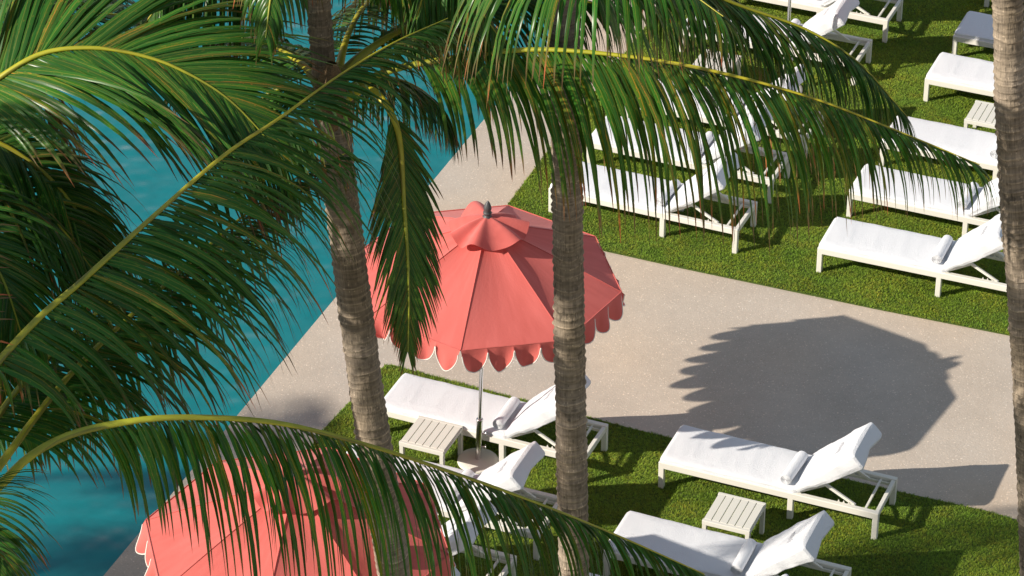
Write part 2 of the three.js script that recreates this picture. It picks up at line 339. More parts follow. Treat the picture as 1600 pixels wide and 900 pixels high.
// ---------------------------------------------------------------- slatted side tables
function makeTable() {
  const t = new THREE.Group(); t.name = 'side_table';
  const w = 0.47, d = 0.485, h = 0.365, m = M.tablePaint;
  for (let k = 0; k < 6; k++) { const sw = (w - 0.01) / 6; const g = new RoundedBoxGeometry(sw - 0.007, 0.018, d - 0.072, 2, 0.003); g.translate(-w / 2 + 0.005 + sw * (k + 0.5), h - 0.009, 0); mesh('slat', g, m, t); }
  for (const s of [1, -1]) {
    const e = new RoundedBoxGeometry(w, 0.05, 0.034, 2, 0.004); e.translate(0, h - 0.0265, s * (d / 2 - 0.017)); mesh('apron', e, m, t);
    const f = new RoundedBoxGeometry(0.012, 0.032, d - 0.07, 2, 0.003); f.translate(s * (w / 2 - 0.0075), h - 0.036, 0); mesh('apron', f, m, t);
    for (const q of [1, -1]) { const l = new RoundedBoxGeometry(0.042, h - 0.045, 0.042, 2, 0.005); l.translate(s * (w / 2 - 0.023), (h - 0.045) / 2 + 0.010, q * (d / 2 - 0.023)); mesh('leg', l, m, t); }
  }
  return t;
}
const table0 = makeTable();
[[2.085, 3.835, -22.4, 'white slatted side table standing between two loungers in full sun'], [-0.785, 2.575, -22.6, 'white slatted side table standing beside the steel parasol pole'], [5.43, -3.70, -22.6, 'white slatted side table half hidden by the right palm trunk'], [2.38, -4.93, -22.6, 'white slatted side table almost hidden behind the frond leaflets']].forEach(([x, z, deg, label]) => {
  const c = copyOf(table0, label, [x, 0, z], THREE.MathUtils.degToRad(deg)); c.userData.category = 'side table'; c.userData.group = 'slatted side tables';
});

// ---------------------------------------------------------------- parasols
function makeParasol() {
  const t = new THREE.Group(); t.name = 'parasol';
  const R = 1.29, YE = 2.18, YA = 2.76, A0 = THREE.MathUtils.degToRad(9.5), N = 8;
  const corner = (k) => A0 + k * Math.PI / 4;
  const body = new THREE.Group(); body.name = 'canopy'; t.add(body);
  const panelAt = (k, s, q, lift = 0) => {   // s across the panel 0..1, q from the top 0 to the edge 1
    const a = corner(k), b = corner(k + 1), q0 = 0.05 + 0.95 * q;
    const x = lerp(Math.cos(a), Math.cos(b), s) * R * q0, z = lerp(Math.sin(a), Math.sin(b), s) * R * q0;
    const mid = 4 * s * (1 - s);
    const y = lerp(YA, YE, Math.pow(q0, 1.06)) - mid * 0.035 * Math.sin(Math.PI * Math.min(1, q0)) + 0.006 * (fbm(x * 5 + 3 * k, z * 5, k, 3) - 0.5) * mid + lift;
    return [x, y, z];
  };
  for (let k = 0; k < N; k++) {
    const g = gridGeo(14, 30, (s, q) => panelAt(k, s, q)); g.attributes.uv.needsUpdate = true;
    const uv = g.attributes.uv; for (let i = 0; i < uv.count; i++) uv.setXY(i, uv.getX(i) * 0.7 + k * 0.37, uv.getY(i) * 0.9);
    mesh('panel', g, M.coral, body);
    const pts = []; for (let i = 0; i <= 12; i++) pts.push(V(...panelAt(k, 0, i / 12, 0.004)));
    mesh('seam', new THREE.TubeGeometry(new THREE.CatmullRomCurve3(pts), 24, 0.0035, 5), M.coral, body);
    // scalloped valance with pale piping
    const rv = rng(300 + k), a = corner(k), b = corner(k + 1), lobes = 4, edge = [];
    const depth = (s) => { const f = (s * lobes) % 1, l = Math.min(lobes - 1, Math.floor(s * lobes)); return 0.030 + (0.195 + 0.02 * noise(k * 7 + l, 3)) * Math.pow(Math.max(0, Math.sin(Math.PI * clamp(f, 0, 1))), 0.62); };
    const fl = (s) => (noise(s * 9 + k * 5, 2.2) - 0.5) * 0.5;
    const val = (s, q) => {
      const ss = clamp(s, 0, 0.9999), dd = depth(ss) * q, e = panelAt(k, ss, 1), nx = Math.cos((a + b) / 2), nz = Math.sin((a + b) / 2);
      const out = 0.012 + dd * (0.16 + fl(ss)) + (0.030 * Math.sin(ss * lobes * Math.PI * 2 + k) + 0.03 * (noise(ss * 6, k * 3.3) - 0.5)) * q;
      return [e[0] + nx * out, e[1] - dd, e[2] + nz * out];
    };
    const vg = gridGeo(80, 6, val); const vu = vg.attributes.uv; for (let i = 0; i < vu.count; i++) vu.setXY(i, vu.getX(i) * 0.7, vu.getY(i) * 0.2);
    const vm = mesh('valance', vg, M.coral, t);
    const ep = []; for (let i = 0; i <= 96; i++) ep.push(V(...val(i / 96, 1)));
    mesh('piping', new THREE.TubeGeometry(new THREE.CatmullRomCurve3(ep), 160, 0.0055, 5), M.piping, vm);
    const hp = []; for (let i = 0; i <= 6; i++) hp.push(V(...panelAt(k, i / 6, 1, 0.0)).add(V(Math.cos((a + b) / 2) * 0.008, 0.002, Math.sin((a + b) / 2) * 0.008)));
    mesh('edge_seam', new THREE.TubeGeometry(new THREE.CatmullRomCurve3(hp), 12, 0.006, 5), M.coral, vm);
    const e0 = panelAt(k, 0, 0.02, -0.03), e1 = panelAt(k, 0, 0.99, -0.022);
    const rib = mesh('rib', bar(V(...e0), V(...e1), 0.016, 0.022), M.alu, t);
    const e2 = panelAt(k, 0, 0.52, -0.03); mesh('stretcher', bar(V(Math.cos(a) * 0.04, 1.86, Math.sin(a) * 0.04), V(...e2), 0.012, 0.016), M.alu, rib);
  }
  // ruffled vent cap
  const cap = gridGeo(192, 18, (u, v) => {
    const a = u * Math.PI * 2, w = Math.cos(a * 7 + 0.9 * Math.sin(a * 2 + 0.6) + 0.4), w2 = Math.sin(a * 3 + 1.3), q = 0.06 + 0.94 * v, rr = 0.365 * q * (1 + 0.05 * w * v + 0.05 * w2 * v);
    const y = YA + 0.085 - 0.150 * q + 0.02 * Math.sin(q * Math.PI) + (0.060 * w * (0.65 + 0.35 * w2) + 0.014 * w2) * Math.pow(v, 1.15);
    return [Math.cos(a) * rr, y, Math.sin(a) * rr];
  }, true);
  mesh('vent_cap', cap, M.coral, t);
  const fin = new THREE.LatheGeometry([[0.0, 0], [0.034, 0], [0.034, 0.02], [0.022, 0.03], [0.022, 0.045], [0.030, 0.05], [0.030, 0.062], [0.021, 0.07], [0.028, 0.092], [0.026, 0.115], [0.014, 0.15], [0.0, 0.172]].map(([x, y]) => new THREE.Vector2(x, y)), 24); fin.scale(1.35, 1.15, 1.35); fin.translate(0, YA + 0.05, 0);
  mesh('finial', fin, M.iron, t);
  const pole = new THREE.CylinderGeometry(0.019, 0.019, YA - 0.3, 24); pole.translate(0, (YA - 0.3) / 2 + 0.31, 0); mesh('pole', pole, M.steel, t);
  const sl = new THREE.LatheGeometry([[0, 0], [0.03, 0], [0.03, 0.46], [0.034, 0.465], [0.034, 0.49], [0.03, 0.495], [0.02, 0.497]].map(([x, y]) => new THREE.Vector2(x, y)), 28); sl.translate(0, 0.04, 0); const sm = mesh('base_sleeve', sl, M.steel, t);
  for (const y of [0.2, 0.36]) {
    const k1 = new THREE.CylinderGeometry(0.009, 0.009, 0.05, 12); k1.rotateZ(Math.PI / 2); k1.translate(0.045, y, 0.0);
    const k2 = new THREE.TorusGeometry(0.017, 0.007, 8, 20); k2.rotateY(Math.PI / 2); k2.translate(0.066, y, 0);
    mesh('clamp_knob', mergeGeometries([k1, k2]), M.steel, sm);
  }
  const hub = new THREE.CylinderGeometry(0.045, 0.045, 0.07, 20); hub.translate(0, 1.86, 0); mesh('runner_hub', hub, M.alu, t);
  const base = new THREE.LatheGeometry([[0, 0], [0.20, 0], [0.205, 0.01], [0.20, 0.032], [0.15, 0.045], [0.06, 0.05], [0, 0.05]].map(([x, y]) => new THREE.Vector2(x, y)), 48); base.translate(0, 0.012, 0); mesh('base_plate', base, M.paint, t);
  return t;
}
const par0 = makeParasol();
[[-0.332, 2.564, 0, -0.036, 1, 'coral scalloped parasol behind the middle palm trunk, casting its shadow on the terrace'], [-1.82, 6.62, 0, -0.01, 1, 'coral scalloped parasol partly covered by the arching yellow-ribbed frond'], [3.20, -4.85, 0.3, 0, 1.15, 'steel-poled parasol among the farther loungers of the upper lawn']].forEach(([x, z, ry, tilt, tall, label]) => {
  const c = copyOf(par0, label, [x, 0, z], ry); c.userData.category = 'parasol'; c.userData.group = 'coral parasols between the loungers'; c.rotation.z = tilt; c.scale.y = tall;
});

// ---------------------------------------------------------------- coconut palms
const barkMap = tex(512, 1024, (u, v, i, j) => {
  const fib = noise(u * 90, v * 14, 1, 90, 14), f2 = noise(u * 30, v * 60, 2, 30, 60), bl = noise(u * 5, v * 6, 4, 5, 6), ring = noise(u * 4, v * 150, 5, 4, 150), g = hash3(i, j, 6) - 0.5;
  let s = 0.62 + 0.34 * fib + 0.28 * (f2 - 0.5) + 0.42 * (bl - 0.5) + 0.36 * (ring - 0.5) + 0.16 * g;
  const pit = noise(u * 26, v * 40, 9, 26, 40); if (pit > 0.88) s *= 0.6;
  const pale = noise(u * 60, v * 90, 12, 60, 90); if (pale > 0.90) s *= 1.7;
  return [0.290 * s, 0.228 * s * (0.98 + 0.06 * bl), 0.160 * s * (0.9 + 0.25 * bl)];
});
const barkBump = tex(512, 1024, (u, v) => 0.5 * noise(u * 80, v * 40, 1, 80, 40) + 0.3 * noise(u * 12, v * 160, 5, 12, 160) + 0.2 * noise(u * 160, v * 160, 3, 160, 160), false);
M.bark = new THREE.MeshStandardMaterial({ map: barkMap, bumpMap: barkBump, bumpScale: 0.006, roughness: 0.95, vertexColors: true });
const leafTex = (dry) => tex(64, 512, (u, v, i, j) => {
  const mid = Math.exp(-Math.pow((u - 0.5) / 0.045, 2)), vein = noise(u * 22, v * 3, 1 + dry * 7), bl = noise(u * 3, v * 16, 3 + dry * 5), sp = noise(u * 9, v * 60, 5 + dry), g = hash3(i, j, 4) - 0.5;
  const tip = smooth(0.80 - 0.12 * bl, 0.97, v + 0.10 * (sp - 0.5)), edge = smooth(0.42, 0.5, Math.abs(u - 0.5)) * (bl > 0.62 ? 1 : 0.25);
  let c = [0.024 + 0.016 * bl, 0.116 + 0.056 * bl, 0.009], s = 0.82 + 0.30 * vein + 0.1 * g;
  if (dry) c = [0.20 + 0.08 * bl, 0.135 + 0.05 * bl, 0.055];
  const yel = [0.36, 0.31, 0.035], br = [0.16 + 0.1 * bl, 0.092 + 0.05 * bl, 0.045];
  const pa = sp > 0.84 && !dry ? 0.45 : 0, o = [];
  for (let k = 0; k < 3; k++) { let x = c[k] * s; x = lerp(x, yel[k], mid * (dry ? 0.2 : 0.5) * (1 - 0.4 * v)); x = lerp(x, yel[k] * 0.7, pa); x = lerp(x, br[k], clamp(tip * 0.9 + edge * 0.12, 0, 1)); o.push(x); }
  return o;
});
const leafBump = tex(64, 64, (u) => 0.5 + 0.5 * Math.sin(u * Math.PI * 2 * 13), false);
const leafMat = (dry) => new THREE.MeshPhysicalMaterial({ map: leafTex(dry), vertexColors: true, roughness: 1, transmission: dry ? 0.15 : 0.26, thickness: 0, clearcoat: dry ? 0.05 : 0.45, clearcoatRoughness: 0.28, specularIntensity: 0.3, bumpMap: leafBump, bumpScale: 0.0006, side: THREE.DoubleSide });
M.leaf = leafMat(0); M.dryLeaf = leafMat(1);
M.rachis = new THREE.MeshPhysicalMaterial({ map: tex(64, 256, (u, v, i, j) => { const n = noise(u * 8, v * 30, 1, 8, 30), b = noise(u * 3, v * 7, 2, 3, 7), s = 0.8 + 0.3 * n; const k = b > 0.7 ? 0.6 : 1; return [0.47 * s * k, 0.40 * s * k, 0.016 * s]; }), vertexColors: true, roughness: 0.5, clearcoat: 0.2, clearcoatRoughness: 0.4 });
M.dryRachis = new THREE.MeshStandardMaterial({ color: rgb(0.22, 0.15, 0.07), roughness: 0.9 });
M.sheath = new THREE.MeshStandardMaterial({ map: barkMap, color: rgb(0.75, 0.6, 0.42), roughness: 1 });

function trunkGeo(pts, r0, r1, seed) {
  const c = new THREE.CatmullRomCurve3(pts.map((p) => V(...p))), L = c.getLength(), ny = Math.round(L / 0.0115), nu = 44;
  const fr = c.computeFrenetFrames(8, false); void fr;
  const rings = []; { const r = rng(seed); let y = 0; while (y < L + 0.2) { rings.push([y, 0.5 + r(), (r() - 0.5) * 0.05, r() * 6.28]); y += 0.05 + 0.04 * r(); } }
  const col = [], N = []; for (let j = 0; j <= ny; j++) N.push(c.getPointAt(j / ny));
  const g = gridGeo(nu, ny, (u, v) => {
    const j = Math.round(v * ny), p = N[j], t = N[Math.min(ny, j + 1)].clone().sub(N[Math.max(0, j - 1)]).normalize();
    const ex = V(1, 0, 0).addScaledVector(t, -t.x).normalize(), ez = ex.clone().cross(t).normalize();
    const a = u * Math.PI * 2, y = v * L;
    let rr = lerp(r0, r1, Math.pow(v, 0.8)) + 0.06 * Math.exp(-y / 0.35);
    const yy = y + 0.016 * (noise(Math.cos(a) * 1.2 + 4, Math.sin(a) * 1.2 + seed, y * 3) - 0.5) * 2;
    let best = 9, amp = 0.5; for (const [ry, am, tl, ph] of rings) { const dd = yy - ry - tl * Math.cos(a - ph) * 0.35; if (dd >= -0.012 && dd < best) { best = dd; amp = am; } if (ry > y + 0.2) break; }
    const broken = 0.35 + 0.95 * noise(Math.cos(a) * 2.2 + seed, Math.sin(a) * 2.2, y * 11);
    if (best < 1) rr += amp * broken * (best < 0.004 ? 0.0115 * smooth(-0.012, 0.002, best) : 0.0115 * Math.exp(-(best - 0.004) / 0.014)) - 0.002 * amp;
    rr += 0.012 * (fbm(Math.cos(a) * 1.3 + seed * 3, Math.sin(a) * 1.3, y * 1.8, 3) - 0.5) + 0.005 * (fbm(Math.cos(a) * 6, Math.sin(a) * 6 + seed, y * 16, 2) - 0.5);
    const scar = best > -0.004 && best < 0.006 ? 1 + 0.55 * amp * broken   : 1, band = 0.82 + 0.34 * amp * noise(y * 12, seed);
    col.push(scar * band, scar * band, scar * band);
    const q = p.clone().addScaledVector(ex, Math.cos(a) * rr).addScaledVector(ez, Math.sin(a) * rr);
    return [q.x, q.y, q.z];
  }, true);
  const uv = g.attributes.uv; for (let i = 0; i < uv.count; i++) uv.setXY(i, uv.getX(i), uv.getY(i) * L / 1.9 + seed * 0.31);
  g.setAttribute('color', new THREE.Float32BufferAttribute(col, 3));
  return g;
}
function leafletInto(B, p, d, up, len, wid, droop, tint, r, segs = 8) {
  let pos = p.clone(), dir = d.clone().normalize(), base = B.p.length / 3; let sv = null; const ds = len / segs; const tw = (r() - 0.5) * 0.9, wav = r() * 6.28;
  for (let k = 0; k <= segs; k++) {
    const s = k / segs, w = wid * (s < 0.14 ? 0.35 + 0.65 * s / 0.14 : Math.pow(1 - (s - 0.14) / 0.86, 0.72)) * 0.5 + 0.0006;
    let side = sv ? sv.clone() : dir.clone().cross(up); side.addScaledVector(dir, -side.dot(dir)); if (side.lengthSq() < 1e-4) side = V(1, 0, 0).cross(dir); side.normalize(); sv = side.clone(); const nrm = side.clone().cross(dir).normalize();
    const an = tw * s + 0.18 * Math.sin(s * 5 + wav), sx = side.clone().multiplyScalar(Math.cos(an)).addScaledVector(nrm, Math.sin(an)), nx = nrm.clone().multiplyScalar(Math.cos(an)).addScaledVector(side, -Math.sin(an));
    const f = 0.36 * (1 - 0.5 * s);
    for (const q of [-1, 0, 1]) { const v = pos.clone().addScaledVector(sx, q * w).addScaledVector(nx, -Math.abs(q) * w * f); B.p.push(v.x, v.y, v.z); B.u.push((q + 1) / 2, s); B.c.push(...tint); }
    if (k < segs) { const a = base + k * 3; B.i.push(a, a + 1, a + 3, a + 1, a + 4, a + 3, a + 1, a + 2, a + 4, a + 2, a + 5, a + 4); }
    pos.addScaledVector(dir, ds);
    dir.addScaledVector(V(0, -1, 0), droop * (0.55 + 0.9 * s) / segs).normalize();
  }
}
const newB = () => ({ p: [], u: [], c: [], i: [] });
function bufferOf(B) { const g = new THREE.BufferGeometry(); g.setAttribute('position', new THREE.Float32BufferAttribute(B.p, 3)); g.setAttribute('uv', new THREE.Float32BufferAttribute(B.u, 2)); g.setAttribute('color', new THREE.Float32BufferAttribute(B.c, 3)); g.setIndex(B.i); g.computeVertexNormals(); return g; }

// one frond: rachis along the given points (in the palm's own space) and two rows of leaflets
function frond(palm, pts, o = {}) {
  const { droop = 1.2, len = 1.0, wid = 0.05, n = 78, t0 = 0.16, ang = 1.05, angTip = 0.45, lift = 0.25, tone = 1, dry = 0, split = 0, roll = 0, seed = 1, sideLen = [1, 1], lifts = [0, 0], warm = 0 } = o;
  const r = rng(seed * 7919 + 13), c = new THREE.CatmullRomCurve3(pts.map((p) => V(...p)), false, 'centripetal'), K = 64;
  const P = [], T = [], U = []; let up = V(0, 1, 0);
  for (let k = 0; k <= K; k++) {
    P.push(c.getPointAt(k / K)); T.push(c.getTangentAt(k / K));
    up = up.clone().addScaledVector(T[k], -up.dot(T[k])); if (up.lengthSq() < 1e-5) up.set(0, 0, 1); up.normalize(); U.push(up.clone());
  }
  const fg = new THREE.Group(); fg.name = 'frond'; palm.add(fg);
  const L = c.getLength();
  const S = (k) => { const s = T[k].clone().cross(U[k]).normalize(); return s.applyAxisAngle(T[k], roll); }, UU = (k) => U[k].clone().applyAxisAngle(T[k], roll);
  const rg = gridGeo(10, K, (u, v) => {
    const k = Math.round(v * K), a = u * Math.PI * 2, flare = 0.055 * Math.exp(-v * L / 0.22), w = lerp(0.034, 0.0032, Math.pow(v, 0.8)) + flare, h = lerp(0.027, 0.0028, Math.pow(v, 0.8)) + flare * 0.35;
    const q = P[k].clone().addScaledVector(S(k), Math.cos(a) * w).addScaledVector(UU(k), Math.sin(a) * h); return [q.x, q.y, q.z];
  }, true);
  { const col = [], uv = rg.attributes.uv; for (let i = 0; i < uv.count; i++) { const g = 0.75 + 0.4 * noise(uv.getY(i) * 9, seed), gr = noise(uv.getY(i) * 5 + 3, seed * 1.7); col.push((0.55 + 0.5 * gr) * g, (0.78 + 0.25 * gr) * g, g); uv.setXY(i, uv.getX(i), uv.getY(i) * L * 0.6); } rg.setAttribute('color', new THREE.Float32BufferAttribute(col, 3)); }
  mesh('rachis', rg, dry ? M.dryRachis : M.rachis, fg);
  const st = palm.userData.store;
  for (let k = 0; k < n; k++) for (const sd of [1, -1]) {
    const t = t0 + (1 - t0) * Math.pow((k + 0.3 + 0.5 * r()) / n, 0.94), f = Math.min(K - 1, t * K), i = Math.floor(f), w = f - i;
    const p = P[i].clone().lerp(P[i + 1], w), tn = T[i].clone().lerp(T[i + 1], w).normalize(), s = S(i).lerp(S(i + 1), w).normalize().multiplyScalar(sd), uu = UU(i);
    const q = (t - t0) / (1 - t0);
    const prof = (0.55 + 0.45 * smooth(0, 0.22, q)) * (1 - 0.62 * smooth(0.45, 1, q)) * (0.86 + 0.26 * r());
    const a = lerp(ang, angTip, q) + (r() - 0.5) * 0.16, e = lift + (sd > 0 ? lifts[0] : lifts[1]) + (r() - 0.5) * 0.34;
    const d = tn.clone().multiplyScalar(Math.cos(a)).addScaledVector(s, Math.sin(a) * Math.cos(e)).addScaledVector(uu, Math.sin(a) * Math.sin(e));
    const b = (0.66 + 0.62 * r()) * tone, y = (r() < 0.10 ? 1.6 + 1.0 * r() : 0.85 + 0.35 * r()) + warm, brn = r() < 0.055 ? 1 : 0;
    const tint = dry ? [b * 1.1, b, b * 0.9] : brn ? [b * 3.4, b * 1.25, b * 1.6] : [b * y, b * (0.92 + 0.08 * y), b * (r() < 0.5 ? 1 : 1.3)];
    const ll = len * prof * (sd > 0 ? sideLen[0] : sideLen[1]), ww = wid * (0.75 + 0.4 * r()) * (1 - 0.45 * q);
    const dr = droop * (0.75 + 0.55 * r());
    if (r() < 0.03) continue;   // a lost leaflet
    p.addScaledVector(s, 0.012 * (1 - t)).addScaledVector(uu, -0.012 * (1 - t));
    if (k < split) { const B = newB(); leafletInto(B, p, d, uu, ll, ww, dr, tint, r); mesh('leaflet', bufferOf(B), dry ? M.dryLeaf : M.leaf, fg); }
    else leafletInto(dry ? st.dry : st.green, p, d, uu, ll, ww, dr, tint, r);
  }
  return fg;
}
function freeFronds(palm, top, list, seed, o = {}) {   // fronds that leave the crown by compass direction (degrees) and rise
  list.forEach(([az, rise, L], i) => {
    const a = THREE.MathUtils.degToRad(az), pts = []; let p = V(...top), e = rise;
    for (let k = 0; k <= 7; k++) { pts.push([p.x, p.y, p.z]); const ds = L / 7; p = p.clone().add(V(Math.cos(a) * Math.cos(e) * ds, Math.sin(e) * ds, Math.sin(a) * Math.cos(e) * ds)); e -= 0.12 + 0.055 * k; }
    frond(palm, pts, { seed: seed + i, n: 60, droop: 1.6, ...o });
  });
}
function palm(label, pts, r0, r1, seed, build) {
  const base = pts[0], t = thing('palm_tree', label, 'palm tree', 'coconut palms between the pool and the lawns', [base[0], 0, base[2]]);
  const loc = (list) => list.map(([x, y, z]) => [x - base[0], y, z - base[2]]);
  t.userData.store = { green: newB(), dry: newB() };
  mesh('trunk', trunkGeo(loc(pts), r0, r1, seed), M.bark, t);
  const top = loc([pts[pts.length - 1]])[0];
  const sh = gridGeo(36, 16, (u, v) => { const a = u * 6.2832, rr = (r1 + 0.035 * Math.sin(v * 2.6) + 0.022 * Math.sin(a * 5 + v * 7)) * (1 - 0.75 * v * v); return [top[0] + Math.cos(a) * rr, top[1] - 0.14 + v * 0.5, top[2] + Math.sin(a) * rr]; }, true);
  mesh('leaf_sheath', sh, M.sheath, t);
  build(t, loc, top);
  const st = t.userData.store; delete t.userData.store;
  if (st.green.p.length) { const m = mesh('leaflets', bufferOf(st.green), M.leaf, t); m.userData = { kind: 'stuff' }; }
  if (st.dry.p.length) { const m = mesh('dry_leaflets', bufferOf(st.dry), M.dryLeaf, t); m.userData = { kind: 'stuff' }; }
  return t;
}

palm('coconut palm with a straight ringed trunk standing in front of the coral parasol', [[0.57, 0.00, 7.10], [0.51, 2.14, 7.10], [0.46, 4.06, 7.10], [0.42, 5.83, 7.10], [0.39, 6.94, 7.10], [0.38, 8.25, 7.10]], 0.128, 0.112, 3, (t, loc, top) => {
  frond(t, loc([[0.38, 8.25, 7.10], [0.75, 7.88, 6.98], [1.18, 7.53, 6.85], [1.67, 7.27, 6.78], [2.23, 7.05, 6.80], [2.58, 6.86, 6.92], [2.96, 6.51, 7.15]]), { seed: 31, droop: 3.6, len: 1.2, split: 80, n: 135, lift: -0.4, ang: 1.0, angTip: 0.35, t0: 0.12 });
  frond(t, loc([[0.38, 8.25, 7.10], [0.28, 8.43, 7.70], [0.24, 8.67, 8.61], [0.37, 8.89, 9.30], [0.67, 9.09, 9.77], [1.02, 9.15, 10.09], [1.31, 9.07, 10.37]]), { seed: 32, droop: 3.6, len: 1.15, split: 40, n: 72, wid: 0.060, lift: -0.2 });
  frond(t, loc([[0.38, 8.25, 7.10], [0.09, 8.32, 7.05], [-0.28, 8.17, 7.15], [-0.55, 7.90, 7.32], [-0.69, 7.55, 7.55]]), { seed: 33, droop: 3.4, len: 0.9, split: 30, n: 84, lift: -0.2 });
  frond(t, loc([[0.38, 8.25, 7.10], [0.76, 7.86, 6.63], [1.25, 7.48, 6.40], [1.70, 7.06, 6.32], [2.06, 6.60, 6.38]]), { seed: 34, droop: 3.2, len: 0.9, n: 84, lift: -0.2 });
  freeFronds(t, top, [[-90, 1.0, 4.2], [-60, 1.2, 4.4], [-120, 1.1, 4.3], [-20, 1.15, 4.4], [200, 1.2, 4.3], [20, 1.3, 4.2], [-150, 1.25, 4]], 350);
});
palm('coconut palm whose rough trunk rises past the upper loungers at the terrace side', [[4.63, 0.00, 6.70], [4.40, 1.83, 6.70], [4.24, 3.15, 6.70], [4.08, 4.40, 6.70], [3.86, 5.88, 6.70], [3.70, 7.26, 6.70], [3.61, 8.16, 6.70]], 0.145, 0.112, 8, (t, loc, top) => {
  freeFronds(t, top, [[-90, 0.9, 4.2], [-60, 1.1, 4.4], [-120, 1.1, 4.3], [-20, 0.9, 4.4], [10, 1.0, 4.3], [210, 1.25, 4.2], [-40, 0.7, 4.2]], 400);
});
palm('coconut palm with a leaning trunk, its crown in view over the pool edge', [[-0.73, 0.00, 7.40], [-0.95, 2.38, 7.40], [-1.14, 4.26, 7.40], [-1.24, 5.44, 7.40], [-1.30, 6.29, 7.40], [-1.32, 6.75, 7.40]], 0.150, 0.122, 5, (t, loc) => {
  frond(t, loc([[-1.32, 6.75, 7.40], [-0.99, 6.99, 7.37], [-0.47, 7.14, 7.39], [0.14, 7.27, 7.49], [0.74, 7.31, 7.64], [1.38, 7.27, 7.78], [2.14, 7.10, 7.89], [2.76, 6.90, 8.02], [3.36, 6.69, 8.15]]), { seed: 51, droop: 3.4, len: 1.35, split: 105, n: 128, t0: 0.15, lift: -0.75, ang: 1.15, angTip: 0.45, wid: 0.060, warm: 0.25, tone: 1.2 });
  frond(t, loc([[-1.30, 6.81, 7.36], [-1.20, 6.99, 7.25], [-0.85, 7.16, 7.02], [-0.48, 7.23, 6.85], [-0.05, 7.23, 6.62], [0.39, 7.19, 6.52], [0.87, 7.05, 6.50]]), { seed: 52, droop: 3.8, len: 0.9, n: 96, t0: 0.2, lift: -0.3 });
  frond(t, loc([[-1.30, 6.75, 7.40], [-1.05, 6.95, 7.51], [-0.85, 6.83, 7.77], [-0.78, 6.28, 8.12], [-0.75, 5.79, 8.38], [-0.76, 5.34, 8.55]]), { seed: 53, droop: 0.8, len: 0.62, split: 45, n: 110, t0: 0.28, ang: 0.62, angTip: 0.3, lift: 0.0, wid: 0.036, warm: 0.35 });
  frond(t, loc([[-1.34, 6.77, 7.39], [-1.58, 6.82, 6.88], [-1.95, 6.78, 6.43], [-2.33, 6.56, 6.10], [-2.67, 6.07, 5.94]]), { seed: 54, droop: 3.0, len: 0.9, n: 84, lift: -0.2 });
  frond(t, loc([[-1.32, 6.81, 7.36], [-1.24, 6.83, 6.40], [-1.06, 6.70, 5.53], [-0.73, 6.40, 4.77], [-0.32, 5.83, 4.19]]), { seed: 55, droop: 3.0, len: 0.85, n: 84, lift: -0.2 });
  frond(t, loc([[-1.32, 6.77, 7.39], [-1.16, 6.65, 6.87], [-0.93, 6.49, 6.50], [-0.64, 6.22, 6.31], [-0.45, 5.92, 6.39]]), { seed: 56, droop: 3.4, len: 0.75, n: 74, lift: -0.3 });
  frond(t, loc([[-1.34, 6.73, 7.41], [-1.52, 6.75, 7.16], [-1.77, 6.70, 7.07], [-2.01, 6.45, 7.12], [-2.16, 6.13, 7.32]]), { seed: 57, droop: 3.0, len: 0.7, n: 70, lift: -0.3 });
});
palm('coconut palm with a thin dark trunk rising behind the crown of its leaning neighbour', [[-0.75, 0.00, 7.05], [-0.96, 2.10, 7.05], [-1.15, 4.02, 7.05], [-1.27, 5.22, 7.05], [-1.35, 6.25, 7.05], [-1.40, 6.86, 7.05], [-1.42, 7.44, 7.05], [-1.43, 7.86, 7.05]], 0.110, 0.088, 6, (t, loc, top) => {
  frond(t, loc([[-1.44, 7.86, 7.05], [-1.71, 8.03, 7.18], [-2.06, 8.04, 7.41], [-2.42, 7.81, 7.56], [-2.70, 7.51, 7.76]]), { seed: 61, droop: 4, len: 0.95, split: 50, n: 92, lift: -0.3 });
  frond(t, loc([[-1.44, 7.86, 7.05], [-1.12, 7.94, 7.00], [-0.74, 7.86, 7.05], [-0.37, 7.63, 7.20], [-0.09, 7.32, 7.40]]), { seed: 62, droop: 4, len: 0.95, split: 50, n: 92, lift: -0.3 });
  frond(t, loc([[-1.44, 7.86, 7.05], [-1.54, 8.29, 7.49], [-1.60, 8.35, 7.92], [-1.66, 8.15, 8.29], [-1.70, 7.89, 8.46]]), { seed: 63, droop: 3.0, len: 0.6, n: 60, lift: -0.2 });
  frond(t, loc([[-1.44, 7.86, 7.05], [-1.24, 7.63, 6.49], [-1.02, 7.32, 6.09], [-0.84, 6.98, 5.95], [-0.74, 6.64, 6.05]]), { seed: 65, droop: 3.0, len: 0.8, n: 70, lift: -0.2 });
  frond(t, loc([[-1.43, 7.78, 7.10], [-1.79, 7.65, 6.83], [-2.20, 7.39, 6.64], [-2.48, 7.14, 6.57], [-2.65, 6.93, 6.70]]), { seed: 64, droop: 4.4, len: 0.5, n: 70, dry: 1, wid: 0.025, lift: -0.4 });
  freeFronds(t, top, [[-90, 1.0, 3.8], [-50, 1.15, 3.9], [-130, 1.1, 3.8], [-10, 1.25, 3.8], [190, 1.25, 3.8]], 650);
});
